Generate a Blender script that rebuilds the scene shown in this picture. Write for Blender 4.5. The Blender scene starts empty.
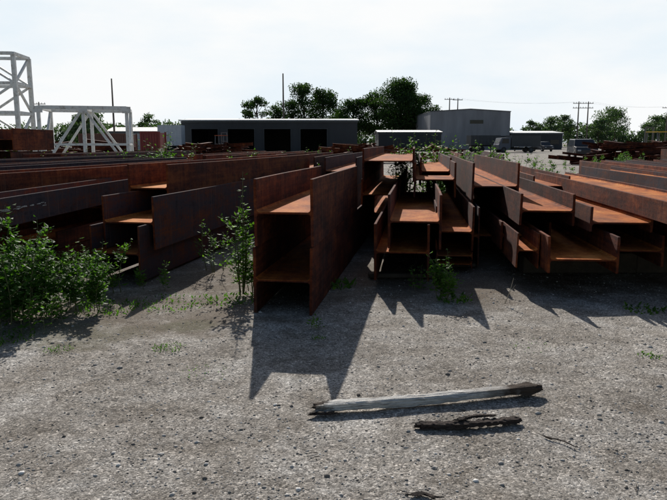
import bpy, bmesh, math, random
import numpy as np
from mathutils import Vector, Matrix, noise, Euler
R=random.Random(7)
scene=bpy.context.scene
scene.view_settings.view_transform='Standard'
scene.view_settings.look='None'
scene.view_settings.exposure=0
COL=scene.collection

# ---------------------------------------------------------------- materials
def newmat(name):
    m=bpy.data.materials.new(name); m.use_nodes=True
    nt=m.node_tree; b=nt.nodes['Principled BSDF']
    return m,nt,b
def N(nt,t,**k):
    n=nt.nodes.new(t)
    for a,v in k.items():
        if a in n.inputs: n.inputs[a].default_value=v
        else: setattr(n,a,v)
    return n
def ramp(nt,fac,stops):
    r=nt.nodes.new('ShaderNodeValToRGB')
    cr=r.color_ramp
    while len(cr.elements)<len(stops): cr.elements.new(0.5)
    for e,(p,c) in zip(cr.elements,stops):
        e.position=p; e.color=(c[0],c[1],c[2],1) if not isinstance(c,(int,float)) else (c,c,c,1)
    nt.links.new(fac,r.inputs[0]); return r.outputs[0]
def mix(nt,fac,a,b,mode='MIX'):
    m=nt.nodes.new('ShaderNodeMix'); m.data_type='RGBA'; m.blend_type=mode
    for i,v in ((0,fac),(6,a),(7,b)):
        if isinstance(v,(int,float)): m.inputs[i].default_value=v
        elif isinstance(v,tuple): m.inputs[i].default_value=(v[0],v[1],v[2],1)
        else: nt.links.new(v,m.inputs[i])
    return m.outputs[2]
def math_(nt,op,a,b=None,clamp=False):
    m=nt.nodes.new('ShaderNodeMath'); m.operation=op; m.use_clamp=clamp
    for i,v in ((0,a),(1,b)):
        if v is None: continue
        if isinstance(v,(int,float)): m.inputs[i].default_value=v
        else: nt.links.new(v,m.inputs[i])
    return m.outputs[0]
def noise_(nt,vec,scale,detail=4,rough=.55,out=0):
    n=N(nt,'ShaderNodeTexNoise'); n.inputs['Scale'].default_value=scale
    n.inputs['Detail'].default_value=detail; n.inputs['Roughness'].default_value=rough
    if vec is not None: nt.links.new(vec,n.inputs['Vector'])
    return n.outputs[out]
def mapping(nt,vec,scale=(1,1,1)):
    n=nt.nodes.new('ShaderNodeMapping'); n.inputs['Scale'].default_value=scale
    nt.links.new(vec,n.inputs['Vector']); return n.outputs[0]
def bump(nt,b,h,strength=.5,dist=.01):
    n=nt.nodes.new('ShaderNodeBump'); n.inputs['Strength'].default_value=strength
    n.inputs['Distance'].default_value=dist
    nt.links.new(h,n.inputs['Height']); nt.links.new(n.outputs[0],b.inputs['Normal'])

def rust(name,stops,fleck=(.26,.10,.045),fk=.35,dk=.55):
    m,nt,b=newmat(name)
    tc=N(nt,'ShaderNodeTexCoord'); oi=N(nt,'ShaderNodeObjectInfo')
    add=N(nt,'ShaderNodeVectorMath'); add.operation='ADD'
    sc=N(nt,'ShaderNodeVectorMath'); sc.operation='SCALE'
    cx=N(nt,'ShaderNodeCombineXYZ')
    for i in range(3): nt.links.new(oi.outputs['Random'],cx.inputs[i])
    nt.links.new(cx.outputs[0],sc.inputs[0]); sc.inputs['Scale'].default_value=37.
    nt.links.new(tc.outputs['Object'],add.inputs[0]); nt.links.new(sc.outputs[0],add.inputs[1])
    v=add.outputs[0]
    n1=noise_(nt,mapping(nt,v,(1.4,.8,2.0)),2.0,8,.7)
    n2=noise_(nt,mapping(nt,v,(1,.12,6)),4,5,.65)
    n3=noise_(nt,v,28,6,.75)
    n5=noise_(nt,mapping(nt,v,(3,9,.7)),1.6,5,.6)
    f=math_(nt,'ADD',math_(nt,'MULTIPLY',n1,.50),math_(nt,'MULTIPLY',n2,.20))
    f=math_(nt,'ADD',f,math_(nt,'MULTIPLY',n3,.20)); f=math_(nt,'ADD',f,math_(nt,'MULTIPLY',n5,.20))
    f=math_(nt,'SUBTRACT',f,.05)
    f=math_(nt,'ADD',math_(nt,'MULTIPLY',math_(nt,'SUBTRACT',f,.5),2.1),.5)
    f=math_(nt,'ADD',f,math_(nt,'MULTIPLY',math_(nt,'SUBTRACT',oi.outputs['Random'],.5),.16))
    c=ramp(nt,f,stops)
    n4=noise_(nt,v,75,4,.65)
    fl=ramp(nt,n4,[(.56,0.),(.66,1.)])
    c=mix(nt,math_(nt,'MULTIPLY',fl,fk),c,fleck)
    n6=noise_(nt,mapping(nt,v,(1,.6,1)),7,6,.75)
    c=mix(nt,ramp(nt,n6,[(.54,0.),(.64,dk)]),c,(.028,.016,.015))
    n7=noise_(nt,mapping(nt,v,(5,14,.5)),1.8,4,.6)
    c=mix(nt,ramp(nt,n7,[(.58,0.),(.70,.32)]),c,(.22,.12,.08))
    n8=noise_(nt,mapping(nt,v,(1,.5,1)),.9,4,.6)
    c=mix(nt,ramp(nt,n8,[(.5,0.),(.68,.45)]),c,(.055,.040,.042))
    nt.links.new(c,b.inputs['Base Color'])
    b.inputs['Roughness'].default_value=.88
    b.inputs['Specular IOR Level'].default_value=.12
    bump(nt,b,math_(nt,'ADD',n3,math_(nt,'MULTIPLY',n1,1.5)),.55,.006)
    return m
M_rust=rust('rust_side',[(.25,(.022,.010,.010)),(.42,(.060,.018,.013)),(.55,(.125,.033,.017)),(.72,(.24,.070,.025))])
M_blue=rust('rust_millscale',[(.25,(.024,.023,.031)),(.44,(.056,.044,.054)),(.57,(.080,.038,.036)),(.72,(.15,.045,.020))],(.12,.08,.07))
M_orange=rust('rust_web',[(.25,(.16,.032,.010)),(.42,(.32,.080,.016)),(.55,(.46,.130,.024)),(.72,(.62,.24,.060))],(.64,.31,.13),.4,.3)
M_end=rust('rust_cut_end',[(.25,(.035,.012,.009)),(.5,(.13,.030,.013)),(.70,(.26,.070,.022))])

def simple(name,col,rough=.7,var=.25,scale=2.0,metal=0,bm=0,dirt=None,dk=(.5,.68,.8)):
    m,nt,b=newmat(name)
    tc=N(nt,'ShaderNodeTexCoord')
    n=noise_(nt,tc.outputs['Object'],scale,6,.6)
    lo=tuple(c*(1-var) for c in col); hi=tuple(min(1,c*(1+var)) for c in col)
    c=ramp(nt,n,[(.3,lo),(.7,hi)])
    if dirt:
        n2=noise_(nt,tc.outputs['Object'],scale*3.1,6,.7)
        c=mix(nt,ramp(nt,n2,[(dk[0],0.),(dk[1],dk[2])]),c,dirt)
    nt.links.new(c,b.inputs['Base Color']); b.inputs['Roughness'].default_value=rough
    b.inputs['Metallic'].default_value=metal
    if bm: bump(nt,b,noise_(nt,tc.outputs['Object'],scale*12,4,.6),bm,.01)
    return m

def leafmat(name,c1,c2,c3,tl=.45):
    m,nt,b=newmat(name)
    at=N(nt,'ShaderNodeAttribute'); at.attribute_name='tone'
    c=ramp(nt,at.outputs['Fac'],[(0,c1),(.55,c2),(1,c3)])
    nt.links.new(c,b.inputs['Base Color']); b.inputs['Roughness'].default_value=.55
    b.inputs['Specular IOR Level'].default_value=.2
    tr=N(nt,'ShaderNodeBsdfTranslucent')
    c2_=mix(nt,1.,c,(1.15,1.45,.45),'MULTIPLY'); nt.links.new(c2_,tr.inputs[0])
    ms=N(nt,'ShaderNodeMixShader'); ms.inputs[0].default_value=tl
    nt.links.new(b.outputs[0],ms.inputs[1]); nt.links.new(tr.outputs[0],ms.inputs[2])
    nt.links.new(ms.outputs[0],nt.nodes['Material Output'].inputs[0])
    return m
M_leaf=leafmat('leaf_weed',(.045,.10,.016),(.10,.20,.028),(.18,.30,.05),.5)
M_leafdk=leafmat('leaf_bush',(.035,.085,.018),(.078,.165,.032),(.15,.26,.055),.5)
M_tree=leafmat('leaf_tree',(.014,.034,.010),(.032,.068,.017),(.064,.112,.028),.3)
M_treehaze=leafmat('leaf_tree_haze',(.045,.08,.045),(.08,.125,.065),(.12,.17,.09),.3)  # distance haze put into the leaf colour as paler greens
M_stem=simple('stem',(.12,.13,.05),.7)
M_bark=simple('bark',(.07,.055,.04),.9,.3,3,bm=.5)
M_dead=simple('dry_stalk',(.45,.38,.28),.8)
M_white=simple('white_paint',(.74,.75,.73),.55,.10,1.5,dirt=(.36,.30,.24))
M_black=simple('rubber',(.02,.02,.02),.8)
M_glass=simple('dark_glass',(.02,.025,.03),.12,.1)
M_steelgrey=simple('galvanised_steel',(.4,.41,.42),.5,.15)
M_framedk=simple('dark_frame_paint',(.05,.055,.06),.7,.15)
M_pole=simple('pole_wood',(.13,.11,.09),.9)
M_rail=simple('dunnage_wood',(.07,.055,.042),.9,.35,5,bm=.5)

# ---------------------------------------------------------------- mesh helpers
def obj_from(name,V,F,mats,midx=None,tone=None,smooth=False,parent=None):
    me=bpy.data.meshes.new(name); me.from_pydata(V,[],F)
    for m in mats: me.materials.append(m)
    if midx is not None: me.polygons.foreach_set('material_index',midx)
    if tone is not None:
        a=me.attributes.new('tone','FLOAT','FACE'); a.data.foreach_set('value',tone)
    if smooth: me.polygons.foreach_set('use_smooth',[True]*len(me.polygons))
    me.update()
    o=bpy.data.objects.new(name,me); COL.objects.link(o)
    if parent: o.parent=parent
    return o
def empty(name,loc=(0,0,0),rz=0,sc=1):
    o=bpy.data.objects.new(name,None); COL.objects.link(o); o.location=loc; o.rotation_euler=(0,0,rz)
    o.empty_display_size=.3; o.scale=(sc,sc,sc)
    return o
class MB:
    """mesh builder"""
    def __init__(s): s.V=[];s.F=[];s.M=[];s.T=[]
    def add(s,V,F,m=0,t=.5):
        k=len(s.V); s.V+= [tuple(v) for v in V]
        for f in F: s.F.append(tuple(i+k for i in f)); s.M.append(m); s.T.append(t)
    def box(s,x0,x1,y0,y1,z0,z1,m=0):
        V=[(x0,y0,z0),(x1,y0,z0),(x1,y1,z0),(x0,y1,z0),(x0,y0,z1),(x1,y0,z1),(x1,y1,z1),(x0,y1,z1)]
        s.add(V,[(0,3,2,1),(4,5,6,7),(0,1,5,4),(1,2,6,5),(2,3,7,6),(3,0,4,7)],m)
    def strut(s,p,q,w,d=None,m=0):
        p=Vector(p);q=Vector(q);d=d or w
        a=(q-p).normalized(); up=Vector((0,0,1)) if abs(a.z)<.95 else Vector((0,1,0))
        u=a.cross(up).normalized()*w/2; v=u.normalized().cross(a).normalized()*d/2
        V=[p-u-v,p+u-v,p+u+v,p-u+v,q-u-v,q+u-v,q+u+v,q-u+v]
        s.add(V,[(0,1,2,3),(7,6,5,4),(0,4,5,1),(1,5,6,2),(2,6,7,3),(3,7,4,0)],m)
    def tube(s,pts,rad,n=5,m=0,cap=True,t=.5):
        V=[];F=[]
        for i,p in enumerate(pts):
            p=Vector(p); a=(Vector(pts[min(i+1,len(pts)-1)])-Vector(pts[max(i-1,0)]))
            a=a.normalized() if a.length>1e-6 else Vector((0,0,1))
            ref=Vector((1,0,0)) if abs(a.x)<.8 else Vector((0,1,0))
            u=a.cross(ref).normalized(); v=a.cross(u)
            for j in range(n):
                an=2*math.pi*j/n; V.append(p+(u*math.cos(an)+v*math.sin(an))*rad[i])
        for i in range(len(pts)-1):
            for j in range(n):
                F.append((i*n+j,i*n+(j+1)%n,(i+1)*n+(j+1)%n,(i+1)*n+j))
        if cap:
            F.append(tuple(range(n-1,-1,-1))); F.append(tuple((len(pts)-1)*n+j for j in range(n)))
        s.add(V,F,m,t)
    def leaf(s,p,d,side,l,w,m=1,t=.5,fold=.25):
        d=d.normalized(); side=side.normalized(); n=d.cross(side).normalized()
        V=[p,p+d*l*.45+side*w+n*w*fold,p+d*l-n*l*.12,p+d*l*.45-side*w+n*w*fold]
        s.add(V,[(0,1,2),(0,2,3)],m,t)
    def wheel(s,c,r,w,axis='X',m=0,n=14,hub=None):
        c=Vector(c); a=Vector((1,0,0)) if axis=='X' else Vector((0,1,0))
        s.tube([c-a*w/2,c-a*w*.42,c+a*w*.42,c+a*w/2],[r*.9,r,r,r*.9],n,m)
        if hub is not None: s.tube([c-a*w*.53,c+a*w*.53],[r*.5,r*.5],n,hub)
    def build(s,name,mats,parent=None,smooth=False):
        return obj_from(name,s.V,s.F,mats,s.M,s.T,smooth,parent)
def rv(r=R): 
    while True:
        v=Vector((r.uniform(-1,1),r.uniform(-1,1),r.uniform(-1,1)))
        if .05<v.length<1: return v.normalized()

# ---------------------------------------------------------------- steel beams
def beam(x,y,z,w,h,L,yaw,side=M_rust,web=M_orange,tf=.028,tw=.02,webpos=.5,tilt=0):
    """x,y = front-left bottom corner. H section: upright flanges left/right, web flat between."""
    wz=h*webpos; f=.022
    P=[(0,0),(tf,0),(tf,wz-tw/2-f),(tf+f*.35,wz-tw/2-f*.35),(tf+f,wz-tw/2),
       (w-tf-f,wz-tw/2),(w-tf-f*.35,wz-tw/2-f*.35),(w-tf,wz-tw/2-f),(w-tf,0),(w,0),(w,h),(w-tf,h),
       (w-tf,wz+tw/2+f),(w-tf-f*.35,wz+tw/2+f*.35),(w-tf-f,wz+tw/2),(tf+f,wz+tw/2),(tf+f*.35,wz+tw/2+f*.35),(tf,wz+tw/2+f),(tf,h),(0,h)]
    n=len(P); seg=max(2,int(L/.5))
    V=[];F=[];Mi=[]
    rr=random.Random(int((x*31+y*17+z*7)*100))
    ph=rr.uniform(0,6); skew=rr.uniform(-.02,.02)
    for i in range(seg+1):
        t=i/seg
        for (a,b) in P:
            tip=abs(b-wz)/(h*.5)
            wob=.0045*tip*math.sin(ph+t*L*1.7+(3 if b>wz else 0)+(1.5 if a>w/2 else 0))
            V.append((a+.004*math.sin(ph+t*7)+wob,t*L+(skew*(a/w-.5)*2 if i==0 else 0),b+.003*math.sin(ph*2+t*5)))
    for i in range(seg):
        for j in range(n):
            k=(j+1)%n
            F.append((i*n+j,(i+1)*n+j,(i+1)*n+k,i*n+k))
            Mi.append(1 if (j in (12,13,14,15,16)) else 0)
    for base,rev in ((0,False),(seg*n,True)):
        for poly in ([0,1,2,3,4,15,16,17,18,19],[4,5,14,15],[5,6,7,8,9,10,11,12,13,14]):
            q=[base+p for p in poly]
            if rev: q=q[::-1]
            F.append(tuple(q)); Mi.append(2)
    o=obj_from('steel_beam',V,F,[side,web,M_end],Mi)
    o.location=(x,y,z); o.rotation_euler=(math.radians(tilt),0,math.radians(-yaw))
    me=o.data; bm=bmesh.new(); bm.from_mesh(me); bmesh.ops.recalc_face_normals(bm,faces=bm.faces); bm.to_mesh(me); bm.free()
    md=o.modifiers.new('edge','BEVEL'); md.width=.0035; md.segments=1; md.limit_method='ANGLE'; md.angle_limit=math.radians(60)
    return o
RU,BL=M_rust,M_blue
# --- centre stack (two high)
beam(-.76,6.03,-.01,.57,.640,6.6,8.6,RU)
beam(-.742,6.05,.634,.56,.632,3.55,8.6,RU)
# --- left nested stack of three
beam(-2.80,7.39,.02,.62,.64,7.4,10.5,BL)
beam(-2.72,7.6,.36,.66,.62,7.3,10.5,BL)
beam(-2.68,8.5,.70,.57,.62,7.2,12.5,RU)
# --- left long pieces
beam(-4.60,8.15,.05,.54,.20,6,6,RU,webpos=.5); beam(-4.03,8.10,.05,.50,.20,6.5,6,RU)
beam(-4.04,8.22,.26,.54,.22,6.2,6,RU); beam(-4.6,8.4,.26,.54,.22,6,6,RU)
beam(-3.98,4.4,.74,.48,.30,7.2,3.5,BL,tw=.016,tf=.02)
beam(-4.02,9.9,.49,.5,.24,3.4,4,RU)
beam(-5.1,6.2,.62,.62,.60,9.2,11.5,RU)
beam(-5.9,6.6,.66,.62,.60,9.2,11.5,BL)
beam(-5.3,5.8,.02,.62,.6,9.6,11.5,RU); beam(-6.1,5.8,.02,.62,.62,9.6,11.5,RU)
beam(-7.1,9.6,.02,.62,.62,9,11,RU);beam(-7.0,9.9,.65,.62,.55,9,11,RU)
beam(-7.9,9.8,.66,.6,.6,9,13,BL);beam(-7.9,9.6,.02,.6,.62,9,13,RU)
# --- second bay (right of centre), interlocked
beam(.45,7.20,.06,.62,.64,4.2,7.5,RU)
beam(.605,7.26,.415,.60,.61,4.4,7.5,RU)
beam(.50,11.5,.02,.62,.5,5.5,7.5,RU); beam(.44,10.3,.53,.62,.5,6,7.5,RU); beam(.42,9.6,1.03,.76,.48,6.2,7,RU,webpos=.62)
# --- third bay
beam(1.28,8.0,.05,.45,.10,5,7,RU,tw=.012,tf=.012); beam(1.28,7.98,.16,.45,.10,5,7,RU,tw=.012,tf=.012)
beam(1.27,8.03,.27,.47,.55,6.2,7,RU,webpos=.42)
beam(1.16,9.4,.82,.6,.50,6.6,7,RU)
beam(1.76,8.3,.03,.12,.75,5.5,7,BL,tf=.02)
beam(1.80,8.72,.04,.62,.62,6,7,RU)
beam(1.86,8.75,.67,.62,.66,6.5,7,RU,webpos=.52)
beam(1.40,10.6,.9,.5,.46,5,7,BL)
# --- right stack
beam(2.20,6.60,.27,.72,.38,3.2,6,RU,webpos=.36)
beam(1.99,6.95,.25,.235,.38,3.0,6,RU,tw=.014,tf=.018)
beam(2.12,7.35,.67,.60,.36,5.2,6,RU,webpos=.45)
beam(2.05,7.9,.30,.6,.34,5,6,RU)
beam(2.98,6.9,.28,.55,.34,4.4,6,RU)
beam(2.78,7.0,.64,.66,.27,6.6,6,RU,webpos=.35)
beam(3.42,3.9,.45,.66,.34,7.5,5,RU,webpos=.6)
beam(3.30,6.3,.80,.62,.22,6.8,6,RU,webpos=.72)
beam(4.15,4.4,.42,.66,.36,9,7,RU); beam(4.10,4.8,.79,.62,.32,9,7,BL,webpos=.7)
beam(5.0,7.5,.1,.62,.60,9,8,RU); beam(5.05,7.9,.71,.62,.42,9,8,RU,webpos=.7)
beam(3.35,10.5,.1,.62,.6,6,7,RU); beam(3.3,10.8,.71,.6,.34,6,7,RU)
for k,(bx,by) in enumerate([(6.2,10.5),(7.2,11),(8.3,11.5),(9.5,12)]):
    beam(bx,by,.05,.7,.6,10,8,RU); beam(bx+.05,by+.3,.66,.65,.40,9.5,8,BL if k%2 else RU,webpos=.7)
# --- rows farther back
for (bx,by,bz,L,yw,s) in [(-4.2,17,.02,9,9,RU),(-4.1,17.2,.65,9,9,RU),(-3.3,17.5,.02,9,9,BL),(-3.3,16.8,.65,9,9,RU),
      (-2.3,18,.02,9,8,RU),(-2.3,18.2,.65,8,8,RU),(-1.2,15,.02,9,8,RU),(-1.15,15.3,.65,8,8,RU),(-.25,15,.02,9,8,RU),(-.2,14.6,.65,9,8,BL),
      (2.8,18,.02,9,8,RU),(2.8,18,.65,9,8,RU),(4.2,19,.02,9,8,RU),(4.2,19,.65,8,8,BL),(5.6,21,.02,9,8,RU),
      (13,22,.02,12,8,RU),(15,22,.02,12,8,RU),(15.2,22,.65,12,8,RU),
      (-9,19,.02,8,12,RU),(-9,19,.65,8,12,RU),(-8,19,.02,8,12,RU),(-8,19.3,.65,8,12,BL)]:
    beam(bx,by,bz,.72,.62,L,yw,s)
for i in range(3):
    for j in range(3):
        beam(-11.55+j*.82+.03*i,18.5+.1*i,.02+i*.67,.75,.64,3,-2,RU,web=RU)
def dunnage(x,y,z,w,L=.18,h=.1):
    b=MB(); b.box(0,w,0,L,0,h); o=b.build('timber_support',[M_rail]); o.location=(x,y,z)
    md=o.modifiers.new('b','BEVEL'); md.width=.01
    return o
dunnage(2.35,7.9,0,1.4,.2,.25); dunnage(2.4,9.3,0,1.9,.2,.25)
dunnage(3.75,7.9,0,1.6,.2,.42); dunnage(3.9,10.0,0,1.7,.2,.42)
dunnage(.42,7.6,0,.8,.15,.055); dunnage(-5.4,7.0,.623,1.5,.1,.035)
dunnage(-4.4,5.2,.62,1.0,.15,.115); dunnage(1.25,8.3,0,.6,.12,.045)
# scuffed streak of pale paint on the long left beam
b=MB(); rr=random.Random(4)
for i in range(26):
    sy=rr.uniform(2.0,3.1); z0=rr.gauss(.17,.012); l=rr.uniform(.03,.12)
    b.add([(.490+.0002*i,sy,z0),(.490+.0002*i,sy+l,z0+rr.uniform(-.004,.004)),(.490+.0002*i,sy+l*.8,z0+rr.uniform(.005,.014)),(.490+.0002*i,sy+l*.2,z0+rr.uniform(.004,.012))],[(0,1,2,3)])
lab=b.build('paint_scuff',[simple('pale_scuff',(.42,.41,.40),.8,.3,20)]); lab.location=(-3.98,4.4,.74); lab.rotation_euler=(0,0,math.radians(-3.5))
def scrap(x,y,w,d,h,n,seed):
    r=random.Random(seed); b=MB()
    for i in range(n):
        z=r.random()**1.4*h; k=1-.7*z/h
        c=Vector((r.uniform(-w,w)*k,r.uniform(-d,d)*k,.1+z)); a=r.uniform(-.35,.35)+(1.57 if r.random()<.4 else 0)
        dd=Vector((math.cos(a),math.sin(a),r.uniform(-.12,.12)))*r.uniform(.8,2.2)
        p,q=c-dd,c+dd; p.z=max(p.z,.05); q.z=max(q.z,.05)
        s=r.uniform(.15,.35); off=Vector((0,0,s*.8))
        b.strut(p,q,s,.03,0); b.strut(p+off,q+off,s,.03,0); b.strut(p+off/2,q+off/2,.03,s*.8,0)
    o=b.build('scrap_steel_pile',[M_rust]); o.location=(x,y,0); return o
scrap(-9,48,5,2,1.2,46,1); scrap(-16,44,4,2,1.3,40,2); scrap(2,52,5,2,1.2,40,3); scrap(20.2,46,2.6,3,1.25,60,4); scrap(24.5,50,2.5,2,1.3,40,5); scrap(10,66,4,2,1.0,30,6); scrap(-22,52,4,2,1.5,40,7)

# ---------------------------------------------------------------- ground
def axis(lo,hi,step,far,g=1.22):
    a=list(np.arange(lo,hi,step)); s=step; x=a[-1]
    while x<far: s*=g; x+=s; a.append(x)
    s=step; x=lo; pre=[]
    while x>-far: s*=g; x-=s; pre.append(x)
    return pre[::-1]+a
ax=axis(-5,5,.05,1800); ay=axis(2,10,.05,1800)
def gz(x,y):
    d=math.hypot(x,y-5)
    if d>60: return 0
    k=max(0,1-d/60)
    z=noise.noise(Vector((x*.5,y*.5,3)))*.018+noise.noise(Vector((x*2.1,y*2.1,9)))*.010+noise.noise(Vector((x*6.,y*6.,5)))*.004
    return (z-.012)*k
V=[(x,y,gz(x,y)) for y in ay for x in ax]
nx=len(ax)
F=[(j*nx+i,j*nx+i+1,(j+1)*nx+i+1,(j+1)*nx+i) for j in range(len(ay)-1) for i in range(nx-1)]
m,nt,b_=newmat('gravel_ground')
tc=N(nt,'ShaderNodeTexCoord'); P=tc.outputs['Object']
big=noise_(nt,P,.45,6,.65); mid=noise_(nt,P,2.2,8,.72); fine=noise_(nt,P,60,6,.8); med=noise_(nt,P,14,5,.7)
vor=N(nt,'ShaderNodeTexVoronoi'); vor.inputs['Scale'].default_value=85; nt.links.new(P,vor.inputs['Vector'])
vor2=N(nt,'ShaderNodeTexVoronoi'); vor2.inputs['Scale'].default_value=190; nt.links.new(P,vor2.inputs['Vector'])
sep=N(nt,'ShaderNodeSeparateColor'); nt.links.new(vor.outputs['Color'],sep.inputs[0])
sep2=N(nt,'ShaderNodeSeparateColor'); nt.links.new(vor2.outputs['Color'],sep2.inputs[0])
base=ramp(nt,mid,[(.32,(.200,.177,.150)),(.5,(.335,.310,.278)),(.66,(.45,.43,.40))])
st=ramp(nt,sep.outputs[0],[(0,.45),(.25,.85),(.8,1.08),(.92,1.45),(1,1.9)])
st2=ramp(nt,sep2.outputs[1],[(0,.65),(.6,1.0),(1,1.35)])
c=mix(nt,1.,base,st,'MULTIPLY'); c=mix(nt,1.,c,st2,'MULTIPLY')
c=mix(nt,.95,c,ramp(nt,fine,[(.35,.55),(.62,1.3)]),'MULTIPLY')
c=mix(nt,.9,c,ramp(nt,med,[(.35,.75),(.65,1.2)]),'MULTIPLY')
c=mix(nt,1.,c,ramp(nt,big,[(.32,(.72,.69,.66)),(.66,(1.2,1.19,1.18))]),'MULTIPLY')
geo=N(nt,'ShaderNodeSeparateXYZ'); nt.links.new(P,geo.inputs[0])
X_,Y_=geo.outputs[0],geo.outputs[1]
def blob(cx,cy,rx,ry,e0=.25,e1=1.0):
    dx=math_(nt,'DIVIDE',math_(nt,'SUBTRACT',X_,cx),rx); dy=math_(nt,'DIVIDE',math_(nt,'SUBTRACT',Y_,cy),ry)
    d=math_(nt,'ADD',math_(nt,'MULTIPLY',dx,dx),math_(nt,'MULTIPLY',dy,dy))
    d=math_(nt,'ADD',d,math_(nt,'MULTIPLY',math_(nt,'SUBTRACT',mid,.5),2.4))
    return ramp(nt,d,[(e0,1.),(e1,0.)])
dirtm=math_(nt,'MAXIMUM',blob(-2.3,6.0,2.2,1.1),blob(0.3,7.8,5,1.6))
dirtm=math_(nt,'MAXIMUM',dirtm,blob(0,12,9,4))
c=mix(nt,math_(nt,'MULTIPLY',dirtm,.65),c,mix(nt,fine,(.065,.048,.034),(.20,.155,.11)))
moss=math_(nt,'MULTIPLY',math_(nt,'MAXIMUM',blob(-1.3,5.6,.30,.22),blob(-2.5,5.3,1.0,.5)),ramp(nt,fine,[(.4,0.),(.6,1.)]))
c=mix(nt,math_(nt,'MULTIPLY',moss,.5),c,(.08,.10,.035))
sp_=noise_(nt,mapping(nt,P,(30,9,1)),1.2,3,.7)
c=mix(nt,ramp(nt,sp_,[(.68,0.),(.74,.7)]),c,(.06,.045,.035))
nt.links.new(c,b_.inputs['Base Color']); b_.inputs['Roughness'].default_value=.95
b_.inputs['Specular IOR Level'].default_value=.1
hh=math_(nt,'ADD',math_(nt,'MULTIPLY',math_(nt,'SUBTRACT',1.,vor.outputs['Distance']),.5),math_(nt,'MULTIPLY',fine,.6))
hh=math_(nt,'ADD',hh,math_(nt,'MULTIPLY',mid,1.0)); hh=math_(nt,'ADD',hh,math_(nt,'MULTIPLY',med,.8))
bump(nt,b_,hh,.6,.011)
obj_from('ground',V,F,[m],smooth=True)

rng=np.random.default_rng(3)
n=30000
yy=2.4+ (rng.random(n)**1.3)*7.; xx=(rng.random(n)-.5)*(yy*1.16+.6)
keep=np.array([noise.noise(Vector((float(a)*1.3,float(b_2)*1.3,7)))+.35*random.Random(i).random() > -.10 for i,(a,b_2) in enumerate(zip(xx,yy))])
xx=xx[keep]; yy=yy[keep]; n=len(xx)
rad=np.clip(np.exp(rng.normal(math.log(.0036),.55,n)),.0016,.022)
ico=bmesh.new(); bmesh.ops.create_icosphere(ico,subdivisions=1,radius=1)
iv=np.array([v.co[:] for v in ico.verts]); fi=np.array([[v.index for v in f.verts] for f in ico.faces]); ico.free()
nv=len(iv)
S=rng.uniform(.6,1.3,(n,1,3)); S[:,:,2]*=.55
J=rng.uniform(.72,1.2,(n,nv,1))
A=rng.uniform(0,6.28,n); ca,sa=np.cos(A)[:,None],np.sin(A)[:,None]
VV=iv[None]*S*J*rad[:,None,None]
VX=VV[:,:,0]*ca-VV[:,:,1]*sa; VY=VV[:,:,0]*sa+VV[:,:,1]*ca
zz=np.array([gz(float(a),float(b)) for a,b in zip(xx,yy)])
VZ=VV[:,:,2]+(zz+rad*.05)[:,None]
allv=np.stack([VX+xx[:,None],VY+yy[:,None],VZ],-1).reshape(-1,3)
allf=(fi[None]+ (np.arange(n)*nv)[:,None,None]).reshape(-1,3)
me=bpy.data.meshes.new('gravel'); me.vertices.add(len(allv)); me.vertices.foreach_set('co',allv.ravel())
me.loops.add(allf.size); me.loops.foreach_set('vertex_index',allf.ravel().astype(np.int32))
me.polygons.add(len(allf)); me.polygons.foreach_set('loop_start',np.arange(0,allf.size,3,dtype=np.int32))
me.update(calc_edges=True)
a=me.attributes.new('tone','FLOAT','FACE'); a.data.foreach_set('value',np.repeat(rng.random(n),len(fi)).astype(np.float32))
m,nt,b_=newmat('gravel_stone'); at=N(nt,'ShaderNodeAttribute'); at.attribute_name='tone'
c=ramp(nt,at.outputs['Fac'],[(0,(.10,.088,.078)),(.3,(.23,.212,.19)),(.6,(.36,.34,.315)),(.9,(.50,.48,.455)),(1,(.70,.68,.65))])
nt.links.new(c,b_.inputs['Base Color']); b_.inputs['Roughness'].default_value=.95; b_.inputs['Specular IOR Level'].default_value=.15
me.materials.append(m); me.validate(); o=bpy.data.objects.new('gravel',me); COL.objects.link(o)

# ---------------------------------------------------------------- weathered timbers in foreground
def logmat(name,c1,c2,dark,dx0,dx1):
    m,nt,b=newmat(name); tc=N(nt,'ShaderNodeTexCoord'); P=tc.outputs['Object']
    g=noise_(nt,mapping(nt,P,(1.5,30,30)),2.5,6,.7); n2=noise_(nt,P,9,4,.6); g2=noise_(nt,mapping(nt,P,(4,60,60)),2.,4,.7)
    c=ramp(nt,g,[(.3,c1),(.55,c2)])
    c=mix(nt,ramp(nt,g2,[(.54,0.),(.64,.7)]),c,dark)
    sx=N(nt,'ShaderNodeSeparateXYZ'); nt.links.new(P,sx.inputs[0])
    f=math_(nt,'ADD',sx.outputs[0],math_(nt,'MULTIPLY',math_(nt,'SUBTRACT',n2,.5),.5))
    f1=ramp(nt,math_(nt,'DIVIDE',f,2.),[(dx0/2-.02,1.),(dx0/2+.02,0.)])
    f2=ramp(nt,math_(nt,'DIVIDE',f,2.),[(dx1/2-.05,0.),(dx1/2+.12,1.)])
    c=mix(nt,math_(nt,'MAXIMUM',f1,f2),c,dark); nt.links.new(c,b.inputs['Base Color']); b.inputs['Roughness'].default_value=.9
    b.inputs['Specular IOR Level'].default_value=.15
    bump(nt,b,math_(nt,'ADD',g,g2),1.,.012); return m
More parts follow.
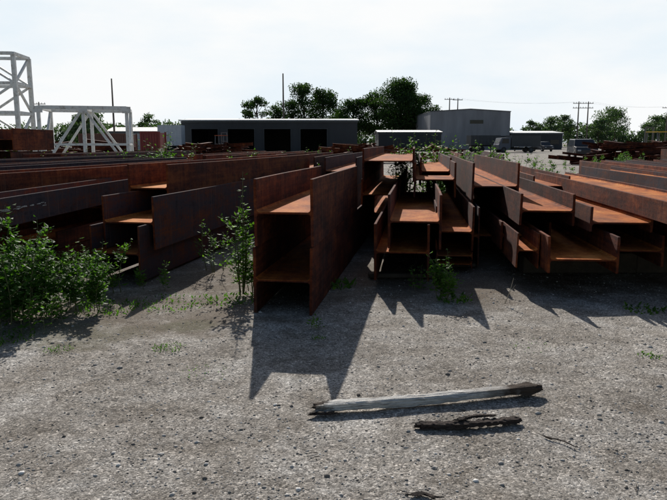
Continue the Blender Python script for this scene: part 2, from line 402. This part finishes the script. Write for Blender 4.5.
def timber(name,p,q,r0,r1,mat,seed,flat=.8,lump=.12,knob=0):
    p=Vector(p);q=Vector(q);L=(q-p).length; n=90; k=18; V=[];F=[]
    for i in range(n+1):
        t=i/n; r=r0+(r1-r0)*t
        r*=1+.18*noise.noise(Vector((t*6,seed,0)))+lump*noise.noise(Vector((t*26,seed,4)))
        if knob: r*=1+knob*math.exp(-((t-.93)/.045)**2)
        if t>.97: r*=1-.4*(t-.97)/.03
        if t<.03: r*=.7+.3*t/.03
        for j in range(k):
            an=2*math.pi*j/k+.35+.3*t
            ss=1/max(abs(math.cos(an)),abs(math.sin(an)))**.7
            rad=r*ss*(1+.22*noise.noise(Vector((math.cos(an)*2.4,math.sin(an)*2.4,t*5+seed)))+lump*.8*noise.noise(Vector((math.cos(an)*5,math.sin(an)*5,t*30+seed))))
            x=t*L
            if i<=2: x+=.09*noise.noise(Vector((an*1.7,seed,1)))+(.02*i)
            if i>=n-2: x+=.07*noise.noise(Vector((an*1.9,seed,2)))
            bend=.016*math.sin(t*4+seed)
            V.append((x,math.cos(an)*rad+bend,math.sin(an)*rad*flat))
    for i in range(n):
        for j in range(k): F.append((i*k+j,(i+1)*k+j,(i+1)*k+(j+1)%k,i*k+(j+1)%k))
    F.append(tuple(range(k))); F.append(tuple(n*k+j for j in range(k-1,-1,-1)))
    o=obj_from(name,V,F,[mat]); d=q-p
    o.location=p; o.rotation_euler=(0,-math.asin(d.z/L),math.atan2(d.y,d.x))
    bm=bmesh.new(); bm.from_mesh(o.data); bmesh.ops.recalc_face_normals(bm,faces=bm.faces); bm.to_mesh(o.data); bm.free()
    return o
Lm=logmat('weathered_wood',(.30,.28,.255),(.80,.77,.72),(.085,.065,.052),.07,1.05)
Ld=logmat('charred_wood',(.016,.012,.012),(.085,.066,.056),(.025,.02,.018),.02,2)
timber('wood_timber',(-.11,3.70,.030),(1.33,3.98,.042),.036,.034,Lm,3,.75,.12,.45)
timber('wood_timber',(.47,3.47,.018),(1.08,3.54,.020),.027,.025,Ld,9,.6,.35)
timber('wood_splinter',(1.17,3.37,.006),(1.27,3.24,.006),.004,.003,Ld,5)
timber('bark_chip',(.36,2.77,.003),(.46,2.75,.003),.012,.012,Ld,6,.35,.3)
timber('wood_splinter',(.70,3.50,.040),(.93,3.55,.045),.013,.010,Ld,12,.6,.4)
timber('wood_splinter',(-.14,3.63,.01),(-.0,3.67,.016),.010,.012,Ld,14,.6,.3)
rr=random.Random(77)
b=MB()
for i in range(70):
    y=rr.uniform(2.7,7); x=rr.uniform(-.55,.55)*y; a=rr.uniform(0,6.28); l=rr.uniform(.02,.09)
    z=gz(x,y)+.004; p=Vector((x,y,z)); q=p+Vector((math.cos(a)*l,math.sin(a)*l,.004)); mm=(p+q)/2+Vector((0,.004,.005))
    b.tube([p,mm,q],[.0016,.002,.001],4)
b.build('twigs',[M_rail])

# ---------------------------------------------------------------- weeds
def plant(name,x,y,h,nst,spread,ll,lw,mat,seed,dens=22,branch=True,lean=0.25,z0=0):
    r=random.Random(seed); b=MB()
    for s in range(nst):
        a=r.uniform(0,6.28); rr=spread*math.sqrt(r.random())
        p=Vector((rr*math.cos(a),rr*math.sin(a)*.7,0)); hh=h*r.uniform(.55,1.)
        ln=Vector((math.cos(a),math.sin(a),0))*lean*r.uniform(.2,1)*hh
        pts=[];k=7; off=rv(r)*.05*hh
        for i in range(k+1):
            t=i/k; pts.append(p+ln*t*t+Vector((0,0,hh*t))+off*math.sin(t*4))
        b.tube(pts,[.0055*(1-.75*i/k)*(h+.3) for i in range(k+1)],4,0)
        def leaves(P,nl,t0,scale):
            base=r.uniform(.15,.7)
            for i in range(nl):
                t=t0+(1-t0)*(i+r.random())/nl; f=t*(len(P)-1); j=min(int(f),len(P)-2)
                q=P[j].lerp(P[j+1],f-j); an=i*2.4+r.uniform(-.5,.5)
                d=Vector((math.cos(an),math.sin(an),r.uniform(-.35,.75)))
                sd=d.cross(Vector((0,0,1)))+rv(r)*.4
                sz=scale*(1-.45*t)*r.uniform(.6,1.15)
                b.leaf(q+d.normalized()*r.uniform(0,.02),d,sd,ll*sz,lw*sz,1,min(1,max(0,base+r.uniform(-.3,.35))))
        leaves(pts,int(dens*hh/h),.12,1.)
        if branch:
            for q in range(r.randint(4,8)):
                t=r.uniform(.12,.85); f=t*k; j=min(int(f),k-1); st=pts[j].lerp(pts[j+1],f-j)
                an=r.uniform(0,6.28); bl=hh*r.uniform(.16,.38)*(1.2-t)
                d=Vector((math.cos(an),math.sin(an),r.uniform(.4,1.1))).normalized()
                bp=[st,st+d*bl*.5,st+d*bl+Vector((0,0,.02))]
                b.tube(bp,[.003,.002,.001],3,0); leaves(bp,max(5,int(dens*.45)),.15,.85)
    o=b.build(name,[M_stem,mat]); o.location=(x,y,z0); return o
plant('leafy_bush',-2.90,5.85,.86,20,.38,.10,.034,M_leafdk,11,34)
plant('leafy_bush',-2.52,6.00,.60,15,.30,.095,.032,M_leafdk,12,30)
plant('leafy_bush',-3.30,6.25,1.10,14,.38,.10,.032,M_leafdk,13,30)
plant('leafy_bush',-2.48,6.75,.70,9,.28,.09,.028,M_leaf,14,24)
plant('leafy_bush',-2.80,5.62,.34,22,.42,.085,.032,M_leaf,15,20,False)
plant('leafy_bush',-3.35,5.55,.5,16,.35,.09,.032,M_leafdk,16,22)
plant('leafy_bush',-3.1,7.3,.50,9,.4,.08,.026,M_leaf,17,20)
plant('tall_weed',-.98,6.75,1.50,2,.04,.095,.028,M_leaf,21,36,True,.06)
plant('tall_weed',-1.0,6.8,1.2,3,.10,.10,.030,M_leaf,31,28,True,.12)
plant('tall_weed',-.92,6.85,.7,5,.14,.09,.027,M_leaf,22,22,True,.3)
plant('tall_weed',-2.0,7.0,.35,4,.18,.07,.022,M_leaf,23,16)
plant('tall_weed',-1.5,8.0,.8,4,.2,.07,.02,M_leafdk,26,18)
plant('tall_weed',1.20,6.6,.50,7,.14,.085,.03,M_leaf,24,22,True,.4)
plant('tall_weed',1.02,7.0,.26,7,.2,.07,.025,M_leaf,25,12,False)
plant('tall_weed',-.15,5.5,.10,6,.05,.05,.016,M_leaf,27,8,False)
b=MB(); b.tube([(0,0,0),(.04,-.02,.14),(.07,-.02,.27)],[.005,.004,.002],4); b.tube([(.03,-.01,.1),(.10,0,.2)],[.003,.001],3)
o=b.build('dry_stalk',[M_dead]); o.location=(1.72,6.35,0)
def tuft(x,y,h,n,sp,mat,seed):
    r=random.Random(seed); b=MB()
    for i in range(n):
        a=r.uniform(0,6.28); q=sp*math.sqrt(r.random()); p=Vector((q*math.cos(a),q*math.sin(a),0))
        d=Vector((r.uniform(-1,1),r.uniform(-1,1),.7)); b.leaf(p,d,rv(r),h*r.uniform(.4,1),h*.16+.001,1,r.random())
    o=b.build('grass_tuft',[M_stem,mat]); o.location=(x,y,-.004); return o
for i,(x,y,h,n,s) in enumerate([(-1.3,4.95,.028,100,.13),(-2.15,4.9,.028,60,.12),(-2.75,5.2,.05,120,.25),(-.12,5.2,.03,40,.06),(2.4,4.75,.035,40,.09),(-.9,4.4,.02,40,.2),(1.6,5.0,.02,40,.2),
      (-1.6,6.4,.05,160,.4),(3.0,6.1,.07,60,.2),(0.0,7.2,.12,60,.25),(-1.0,6.5,.07,100,.3),(1.25,6.55,.08,80,.2),(-2.2,6.2,.06,160,.35)]):
    tuft(x,y,h,n,s,M_leafdk,60+i)
for i,(x,y,h,ns,sp) in enumerate([(-4.4,15.6,1.85,20,.5),(-3.9,15.8,1.6,14,.5),(-5.8,17.5,1.5,12,.7),(-8.6,20,1.5,14,1.3),(-7.0,19,1.45,14,1.),(-11,24,1.6,16,1.6),
      (1.7,14.9,1.9,12,.3),(2.4,15.6,1.9,16,.4),(3.0,15.8,1.75,16,.5),(3.7,16.4,1.7,12,.5),(4.6,18,1.5,12,.7),(5.6,19,1.45,10,.7),(-.1,24,1.8,12,1.),(-.55,14.4,1.45,4,.2),(-1.8,17,1.5,7,.5),(-2.7,17,1.5,7,.5),(7.2,21,1.1,12,.9),(14.5,36,1.1,12,2),(19,40,1.2,12,2)]):
    plant('tall_weed',x,y,h,ns,sp,.15,.045,M_leaf if i%2 else M_leafdk,80+i,26,True,.2)

# ---------------------------------------------------------------- trees
def tree(x,y,h,w,seed,name='broadleaf_tree',nclump=46,nleaf=130,ls=.42,mat=M_tree,crown0=.3,rad=(.09,.17)):
    r=random.Random(seed); b=MB(); th=h*.55
    pts=[Vector((0,0,0)),Vector((r.uniform(-.2,.2),0,th*.4)),Vector((r.uniform(-.4,.4),r.uniform(-.3,.3),th)),Vector((r.uniform(-.5,.5),0,h*.85))]
    b.tube(pts,[h*.026,h*.02,h*.013,h*.004],8,0)
    cl=[]
    for i in range(nclump):
        t=r.random(); a=r.uniform(0,6.28)
        zz=h*(crown0+(1-crown0)*t*.95); prof=math.sin(math.pi*min(1,.16+.8*t))**.7
        q=w/2*prof*r.uniform(.25,1.02)
        c=Vector((q*math.cos(a),q*math.sin(a),zz+r.uniform(-.04,.04)*h)); cl.append(c)
        s=pts[1].lerp(pts[3],max(0,(t-.15)))
        if i%2==0: b.tube([s,s.lerp(c,.5)+Vector((0,0,.03*h)),c],[h*.009,h*.005,h*.002],4,0)
    for c in cl:
        R0=h*r.uniform(*rad); base=r.uniform(.05,.8)
        for k in range(nleaf):
            d=rv(r); rr=R0*(r.random()**.45); p=c+Vector((d.x*rr*1.25,d.y*rr*1.25,d.z*rr*.75))
            t=base+ .25*d.z+r.uniform(-.2,.2)
            b.leaf(p,rv(r),rv(r),ls*r.uniform(.7,1.3),ls*.4,1,min(1,max(0,t)),.2)
    o=b.build(name,[M_bark,mat]); o.location=(x,y,-.02); return o
tree(-21,182,14.0,9,1,nclump=34,nleaf=110,rad=(.06,.12),crown0=.4,ls=.5)
tree(-15,188,12.5,10,16,nclump=36,nleaf=110,rad=(.07,.13),ls=.5)
tree(-8.5,185,17.6,11,2,nclump=54,nleaf=120,rad=(.07,.13),crown0=.35,ls=.5)
tree(-3.0,180,16.2,9,3,nclump=44,nleaf=120,rad=(.07,.13),ls=.5)
tree(1.5,190,11.0,9,19,nclump=36,nleaf=110,ls=.5)
tree(6.0,185,13.4,10,4,nclump=50,nleaf=130,ls=.5)
tree(18.0,178,17.8,14,5,nclump=95,nleaf=170,ls=.5)
tree(12.0,186,15.0,11,6,nclump=60,nleaf=140,ls=.5)
tree(23.3,180,14.5,11,7,nclump=54,nleaf=140,ls=.5)
tree(-47,170,8.5,10,8,nclump=30,nleaf=100); tree(-60,160,9,10,18,nclump=30,nleaf=100)
tree(-39,105,6.4,8,28,nclump=30,nleaf=120,mat=M_treehaze)
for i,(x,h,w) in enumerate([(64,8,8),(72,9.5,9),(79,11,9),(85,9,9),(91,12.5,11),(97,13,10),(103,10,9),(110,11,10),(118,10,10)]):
    tree(x,212+(i%3)*8,h,w,30+i,nclump=30,nleaf=80,ls=.55,mat=M_treehaze)
def treeline(x0,x1,y,h,seed,mat=M_treehaze,n=220):
    r=random.Random(seed); b=MB()
    for i in range(n):
        x=r.uniform(x0,x1); hh=h*(.65+.45*noise.noise(Vector((x*.05,seed,0)))+.15*r.random())
        c=Vector((x,y+r.uniform(-5,5),r.uniform(.15,1)*hh)); base=r.uniform(.1,.8); R0=r.uniform(1.3,2.6)
        for k in range(60):
            d=rv(r); p=c+d*R0*(r.random()**.4); 
            if p.z<0: p.z=-p.z
            b.leaf(p,rv(r),rv(r),.9*r.uniform(.6,1.2),.35,1,min(1,max(0,base+r.uniform(-.2,.3))),.2)
        if i%6==0: b.tube([(x,c.y,0),(x,c.y,c.z)],[.25,.1],5,0)
    return b.build('distant_trees',[M_bark,mat])
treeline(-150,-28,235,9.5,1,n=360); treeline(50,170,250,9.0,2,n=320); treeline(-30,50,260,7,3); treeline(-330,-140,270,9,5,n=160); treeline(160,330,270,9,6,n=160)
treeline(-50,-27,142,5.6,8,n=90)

# ---------------------------------------------------------------- buildings
def corr(name,col,scale=3.5):
    m,nt,b=newmat(name); tc=N(nt,'ShaderNodeTexCoord'); P=tc.outputs['Object']
    w=N(nt,'ShaderNodeTexWave'); w.bands_direction='X'; w.inputs['Scale'].default_value=scale; nt.links.new(P,w.inputs['Vector'])
    n=noise_(nt,mapping(nt,P,(1,1,.2)),.5,5,.6)
    c=ramp(nt,n,[(.3,tuple(k*.75 for k in col)),(.7,tuple(k*1.2 for k in col))])
    c=mix(nt,.35,c,ramp(nt,w.outputs[0],[(0,.75),(1,1.1)]),'MULTIPLY')
    nt.links.new(c,b.inputs['Base Color']); b.inputs['Roughness'].default_value=.6
    bump(nt,b,w.outputs[0],.5,.05); return m
M_wallgrey=corr('metal_siding_grey',(.27,.275,.30)); M_walldark=corr('metal_siding_dark',(.030,.034,.042)); M_roof=corr('metal_roof',(.5,.51,.52))
M_roofdk=corr('metal_roof_dark',(.12,.13,.14)); M_wallwhite=corr('metal_siding_white',(.55,.57,.58))
def building(name,x0,x1,y,depth,h,ridge,wall,roof,doors=(),windows=(),axis='X',over=.25,frame=None,trimm=None):
    e=empty(name,(x0,y,0)); w=x1-x0
    b=MB(); ops=sorted(doors)
    x=0
    for (a,c,dh) in ops:
        if a>x: b.box(x,a,0,.25,0,h)
        b.box(a,c,0,.25,dh,h); x=c
    if x<w: b.box(x,w,0,.25,0,h)
    b.box(0,.25,.252,depth-.252,0,h); b.box(w-.25,w,.252,depth-.252,0,h); b.box(0,w,depth-.25,depth,0,h)
    if axis=='X':
        for xa in (0,w-.25):
            b.add([(xa,0,h),(xa+.25,0,h),(xa,depth,h),(xa+.25,depth,h),(xa,depth/2,h+ridge),(xa+.25,depth/2,h+ridge)],[(0,2,4),(1,5,3),(0,4,5,1),(2,3,5,4)])
    else:
        for ya in (0,depth-.25):
            b.add([(0,ya,h),(0,ya+.25,h),(w,ya,h),(w,ya+.25,h),(w/2,ya,h+ridge),(w/2,ya+.25,h+ridge)],[(0,2,4),(1,5,3),(0,4,5,1),(2,3,5,4)])
    b.build('walls',[wall],e)
    b=MB(); o=over; t=.18
    if axis=='X':
        for s in (0,1):
            ya,yb=(-o,depth/2) if s==0 else (depth+o,depth/2)
            za=h-ridge*o/(depth/2)+.01; zb=h+ridge+.01
            b.add([(-o,ya,za),(w+o,ya,za),(w+o,yb,zb),(-o,yb,zb),(-o,ya,za+t),(w+o,ya,za+t),(w+o,yb,zb+t),(-o,yb,zb+t)],[(0,3,2,1),(4,5,6,7),(0,1,5,4),(1,2,6,5),(3,0,4,7)])
    else:
        for s in (0,1):
            xa,xb=(-o,w/2) if s==0 else (w+o,w/2)
            za=h-ridge*o/(w/2)+.01; zb=h+ridge+.01
            b.add([(xa,-o,za),(xa,depth+o,za),(xb,depth+o,zb),(xb,-o,zb),(xa,-o,za+t),(xa,depth+o,za+t),(xb,depth+o,zb+t),(xb,-o,zb+t)],[(0,3,2,1),(4,5,6,7),(0,1,5,4),(1,2,6,5),(3,0,4,7)])
    b.build('roof',[roof],e)
    if ops:
        b=MB()
        for (a,c,dh) in ops:
            b.box(a-.12,a,-.06,-.003,0,dh+.12); b.box(c,c+.12,-.06,-.003,0,dh+.12); b.box(a,c,-.06,-.003,dh,dh+.12)
        b.build('door_frames',[frame or M_framedk],e)
    if windows:
        b=MB()
        for (a,c,z0,z1) in windows: b.box(a,c,-.05,-.003,z0,z1)
        b.build('windows',[M_glass],e)
    b=MB()
    if axis=='X': b.box(-.08,w+.08,-.12,-.063,h-.28,h-.05); b.build('eaves_trim',[trimm or roof],e)
    return e
building('long_shed',-23,3.6,100,20,4.8,.45,M_walldark,M_roof,doors=[(1.5,5.5,3.6),(7,11,3.6),(12.5,16.5,3.6),(18,22,3.6)],trimm=M_framedk)
building('warehouse',21.9,40,150,28,8.4,.55,M_wallgrey,M_roofdk,windows=[(9,12,5.8,6.6)],axis='Y',over=.1)
building('office_annex',40.3,52,150,16,3.6,.5,M_walldark,M_roof,windows=[(1,3.5,1.2,2.2),(9,11,1.2,2.2)],trimm=M_framedk)
building('storage_shed',8.2,19.6,120,10,3.3,.4,M_walldark,M_roofdk,trimm=M_framedk)
building('storage_shed',-44,-33,128,9,3.6,.8,M_wallwhite,M_roofdk,doors=[(2,5,2.6)])
building('low_shed',54,66,190,10,3.6,.6,M_wallwhite,M_roof,windows=[(2,5,1.2,2.2)])
def trailer(x,y,col,L=6,h=2.4,yaw=0,sc=1):
    e=empty('box_trailer',(x,y,0),yaw,sc); b=MB(); b.box(0,L,0,2.4,1.15,1.15+h)
    for i in range(int(L/.6)): b.box(.3+i*.6,.36+i*.6,-.03,-.002,1.2,1.1+h)
    b.build('box',[col],e)
    b=MB(); b.box(.3,L-.3,.5,1.9,.95,1.145)
    for wx in (.9,1.9): 
        for wy in (.2,2.2): b.wheel((wx,wy,.5),.5,.3,'Y')
    b.box(L-1,L-.85,.3,.45,0,.95); b.box(L-1,L-.85,1.95,2.1,0,.95)
    b.build('chassis',[M_black],e); return e
M_trl=simple('trailer_paint',(.45,.50,.55),.5,.1)
trailer(-25.3,95,M_trl,3.4,2.9)
def container(x,y,col,L=6,yaw=0):
    e=empty('shipping_container',(x,y,0),yaw); b=MB(); b.box(0.1,L-.1,.08,2.32,.15,2.5)
    for i in range(int(L/.25)-1): b.box(.2+i*.25,.32+i*.25,.03,.078,.25,2.4)
    b.build('panels',[col],e); b=MB()
    for xx in (0,L-.15):
        for yy in (0,2.25): b.box(xx,xx+.15,yy,yy+.15,0,2.6)
    b.box(.152,L-.152,0,.12,2.5,2.6); b.box(.152,L-.152,0,.12,.02,.145); b.build('frame',[col],e); return e
container(-18.2,62,simple('red_paint',(.22,.035,.03),.6,.2),1.9)
container(-29,75,simple('brown_paint',(.16,.07,.05),.6,.2),6)
container(34,62,simple('rust_red_paint',(.16,.045,.03),.7,.25),6)

# ---------------------------------------------------------------- vehicles
def car(x,y,yaw,col,kind='car',sc=1):
    e=empty('parked_'+kind,(x,y,0),math.radians(yaw),sc)
    if kind=='suv': prof=[(-2.3,.35),(-2.35,.75),(-2.25,1.0),(-1.3,1.1),(-.75,1.7),(1.9,1.74),(2.3,1.1),(2.35,.4)]; wnd=[(-1.12,1.12),(-.68,1.62),(1.82,1.64),(2.1,1.14)]; hw=.93
    elif kind=='pickup': prof=[(-2.7,.4),(-2.75,.8),(-2.6,1.05),(-1.4,1.12),(-.85,1.72),(.55,1.75),(.75,1.12),(2.7,1.12),(2.75,.45)]; wnd=[(-1.2,1.15),(-.8,1.64),(.48,1.66),(.62,1.15)]; hw=.95
    else: prof=[(-2.2,.3),(-2.25,.6),(-2.1,.8),(-1.1,.92),(-.5,1.38),(.9,1.4),(1.6,.98),(2.2,.9),(2.25,.4)]; wnd=[(-.9,.94),(-.42,1.31),(.82,1.33),(1.35,.97)]; hw=.86
    n=len(prof); b=MB()
    def row(s): return [(px,s*hw*(.86 if pz>1.2 else 1),pz) for px,pz in prof]
    V=row(-1)+row(1); F=[(i,i+n,(i+1)%n+n,(i+1)%n) for i in range(n)]+[tuple(range(n)),tuple(range(2*n-1,n-1,-1))]
    b.add(V,F,0)
    for s in (-1,1):
        k=len(wnd); Q=[(px,s*(hw*(.865 if pz>1.2 else .985)+.02),pz) for px,pz in wnd]; b.add(Q,[tuple(range(k))],1)
        for wx in (prof[0][0]+.85,prof[-1][0]-.85): b.wheel((wx,s*(hw-.08),.35),.35,.22,'Y',2,14,3)
    (ax_,az),(bx_,bz)=wnd[0],wnd[1]
    b.add([(ax_-.20,-hw*.8,az),(ax_-.20,hw*.8,az),(bx_-.10,hw*.72,bz),(bx_-.10,-hw*.72,bz)],[(0,1,2,3)],1)
    for s in (-1,1): b.box(prof[1][0]-.03,prof[1][0]+.05,s*hw*.7-.15,s*hw*.7+.15,.65,.8,3)
    o=b.build('body',[col,M_glass,M_black,M_steelgrey],e)
    bm=bmesh.new(); bm.from_mesh(o.data); bmesh.ops.recalc_face_normals(bm,faces=bm.faces); bm.to_mesh(o.data); bm.free()
    md=o.modifiers.new('b','BEVEL'); md.width=.04; md.segments=2; md.limit_method='ANGLE'
    return e
cp=lambda n,c: simple(n,c,.3,.05)
c_dk=cp('car_dark',(.025,.028,.035)); c_wh=cp('car_white',(.5,.5,.5)); c_bl=cp('truck_blue',(.05,.07,.11))
car(25.3,67,80,c_dk,'suv',1.12)
car(34.5,122,75,c_wh,'pickup'); car(37.5,118,100,c_dk,'suv')
def truck(x,y,yaw,col,boxc,L=5):
    e=empty('box_truck',(x,y,0),math.radians(yaw)); b=MB()
    pr=[(-1.9,.5),(-2.0,1.2),(-1.85,1.45),(-1.5,2.3),(0,2.35),(0,.5)]
    V=[(px,-1.05,pz) for px,pz in pr]+[(px,1.05,pz) for px,pz in pr]; n=len(pr)
    b.add(V,[(i,i+n,(i+1)%n+n,(i+1)%n) for i in range(n)]+[tuple(range(n)),tuple(range(2*n-1,n-1,-1))],0)
    for s in (-1,1): b.add([(-1.5,s*1.06,1.45),(-1.3,s*1.06,2.15),(-.3,s*1.06,2.15),(-.3,s*1.06,1.45)],[(0,1,2,3)],1)
    b.add([(-1.87,-.9,1.5),(-1.87,.9,1.5),(-1.55,.9,2.2),(-1.55,-.9,2.2)],[(0,1,2,3)],1)
    b.box(.15,L,-1.1,1.1,.95,2.7,3); b.box(-1.7,L-.1,-.4,.4,.55,.8,2)
    for wx in (-1.1,L-1.5):
        for s in (-.95,.95): b.wheel((wx,s,.45),.45,.28,'Y',2,14,3)
    o=b.build('body',[col,M_glass,M_black,boxc],e); return e
truck(27.5,104,10,c_bl,M_framedk); truck(31.5,112,170,c_wh,M_framedk,4.5); trailer(22.5,108,M_framedk,5,1.6,.1)
def forklift(x,y,yaw,col,name='forklift'):
    e=empty(name,(x,y,0),math.radians(yaw)); b=MB()
    b.box(-1.1,1.0,-.7,.7,.45,1.15,0); b.box(-1.35,-1.102,-.65,.65,.5,1.25,0)
    b.box(-1.0,-.1,-.5,.5,1.152,1.4,3)
    for sx in (-1.0,.6):
        for sy in (-.6,.6): b.strut((sx,sy,1.15),(sx*.85,sy,2.5),.08,m=3)
    b.box(-1.0,.7,-.68,.68,2.5,2.58,0)
    for sy in (-.4,.4): b.box(1.05,1.2,sy-.06,sy+.06,.1,3.0,3); b.box(1.2,2.3,sy-.07,sy+.07,.12,.18,3)
    for z in (.5,1.7,2.9): b.box(1.07,1.17,-.338,.338,z,z+.1,3)
    for wx in (-.85,.65):
        for sy in (-.72,.72): b.wheel((wx,sy,.42),.42,.3,'Y',2,14,0)
    b.build('body',[col,M_glass,M_black,M_roofdk],e); return e
M_or=simple('orange_paint',(.35,.08,.025),.6,.2); M_ye=simple('yellow_paint',(.62,.40,.03),.5,.15)
forklift(-15.6,92,80,M_or); forklift(29.4,60,100,M_ye)

# ---------------------------------------------------------------- utility poles
def pole(x,y,h,arms=2,name='utility_pole'):
    b=MB(); b.tube([(0,0,-.1),(0,0,h*.5),(0,0,h)],[.2,.17,.12],8,0)
    for i in range(arms):
        z=h-.5-i*1.1; b.box(-1.3,1.3,.15,.3,z,z+.14,0)
        for k in (-1.15,-.5,.5,1.15): b.tube([(k,.22,z+.15),(k,.22,z+.4)],[.06,.05],6,1)
    o=b.build(name,[M_pole,M_steelgrey]); o.location=(x,y,0); return o
pole(-39.8,120,12.9,0); pole(-9.8,130,14.8,0); pole(59,160,11.3,2); pole(61.3,160,11.3,2); pole(30,172,13,1); pole(32.5,174,13,1); pole(-62,140,10,1); pole(88,175,11,1)
b=MB()
def wire(p,q,sag):
    pts=[Vector(p).lerp(Vector(q),t/14)-Vector((0,0,sag*4*(t/14)*(1-t/14))) for t in range(15)]
    b.tube(pts,[.010]*15,3,0,False)
for k in (-1.15,1.15):
    wire((61.3+k,160.2,11.2),(88+k,175.2,10.9),.6); wire((32.5+k,174.2,12.9),(59+k,160.2,11.2),.7)
b.build('overhead_wires',[M_black])
# ---------------------------------------------------------------- white lattice steelwork
def lattice_box(name,x,y,yaw,W,D,z0,H,bays,s=.16):
    b=MB(); d=.12
    for yy in (0,D):
        b.strut((0,yy,H),(W,yy,H),s); b.strut((0,yy,z0),(W,yy,z0),s*.6)
        for i in range(bays+1):
            xx=W*i/bays; b.strut((xx,yy,0),(xx,yy,H-.001),s*.95)
        for i in range(bays):
            xa,xb_=W*i/bays,W*(i+1)/bays
            if i%2==0: b.strut((xa,yy,.3),(xb_,yy,H),d)
            else: b.strut((xa,yy,H),(xb_,yy,.3),d)
    for i in range(bays+1):
        xx=W*i/bays
        b.strut((xx,0,H),(xx,D,H),s*.9); b.strut((xx,0,z0),(xx,D,z0),s*.6)
        if i in (0,bays): b.strut((xx,0,.3),(xx,D,H),d)
    for i in range(bays): b.strut((W*i/bays,0,H),(W*(i+1)/bays,D,H),d)
    for i in range(bays+1):
        xx=W*i/bays
        b.box(xx-.2,xx+.2,-s*.5-.02,-s*.5-.004,H-.25,H+.06)
    o=b.build(name,[M_white]); o.location=(x,y,0); o.rotation_euler=(0,0,math.radians(yaw)); return o
lattice_box('steel_truss_frame',-14.0,31.5,14,4.0,3.4,1.5,3.25,2,.17)
def lattice_tower(name,x,y,yaw,W,H,bays,s=.2):
    b=MB()
    for a in (0,W):
        for c in (0,W): b.strut((a,c,0),(a,c,H),s)
    for i in range(bays+1):
        z=H*i/bays
        if i==0: z=.15
        b.strut((0,0,z),(W,0,z),s*.8); b.strut((0,W,z),(W,W,z),s*.8); b.strut((0,0,z),(0,W,z),s*.8); b.strut((W,0,z),(W,W,z),s*.8)
    for i in range(bays):
        z0,z1=H*i/bays,H*(i+1)/bays
        for n_,(p,q) in enumerate((((0,0),(W,0)),((W,0),(W,W)),((0,W),(W,W)),((0,0),(0,W)))):
            if (i+n_)%2: p,q=q,p
            b.strut((p[0],p[1],z0),(q[0],q[1],z1),s*.55)
    o=b.build(name,[M_white]); o.location=(x,y,0); o.rotation_euler=(0,0,math.radians(yaw)); return o
lattice_tower('steel_lattice_tower',-20.7,38,6,2.5,6.6,4,.22)
lattice_tower('steel_lattice_tower',-24.4,39,10,2.2,7.2,3,.22)

# ---------------------------------------------------------------- camera
cam=bpy.data.cameras.new('camera'); co=bpy.data.objects.new('camera',cam); COL.objects.link(co)
cam.lens=35.1; cam.sensor_width=36; cam.clip_start=.05; cam.clip_end=6000
co.location=(0,0,1.6); co.rotation_euler=(math.radians(80.6),0,0)
scene.camera=co
# ---------------------------------------------------------------- light
EL=math.radians(31); AZ=math.radians(-5.5)   # azimuth measured from +Y toward +X
sun=bpy.data.lights.new('sun','SUN'); sun.energy=5.0; sun.angle=math.radians(.5); sun.color=(1,.96,.90)
so=bpy.data.objects.new('sun',sun); COL.objects.link(so)
d=Vector((math.sin(AZ)*math.cos(EL),math.cos(AZ)*math.cos(EL),math.sin(EL)))
so.rotation_euler=d.to_track_quat('Z','Y').to_euler(); so.location=(0,0,30)
w=bpy.data.worlds.new('World'); scene.world=w; w.use_nodes=True; nt=w.node_tree; bg=nt.nodes['Background']
sky=nt.nodes.new('ShaderNodeTexSky'); sky.sky_type='NISHITA'; sky.sun_disc=False; sky.sun_elevation=EL; sky.sun_rotation=AZ
sky.air_density=1.2; sky.dust_density=1.6; sky.ozone_density=1.5
tc=nt.nodes.new('ShaderNodeTexCoord'); sp=nt.nodes.new('ShaderNodeSeparateXYZ'); nt.links.new(tc.outputs['Generated'],sp.inputs[0])
hz=ramp(nt,sp.outputs[2],[(.0,1.),(.22,.97),(.34,0.)])
fw=ramp(nt,math_(nt,'ADD',math_(nt,'MULTIPLY',sp.outputs[1],.5),.5),[(.5,.0),(.88,1.)])
cl=noise_(nt,mapping(nt,tc.outputs['Generated'],(1.2,1.2,4)),2.2,6,.55)
cloudc=mix(nt,ramp(nt,cl,[(.38,0.),(.60,1.)]),(11.4,12.6,13.5),(13.4,13.6,13.7))
f=math_(nt,'MULTIPLY',hz,fw)
c=mix(nt,f,sky.outputs[0],cloudc)
nt.links.new(c,bg.inputs[0]); bg.inputs[1].default_value=.072
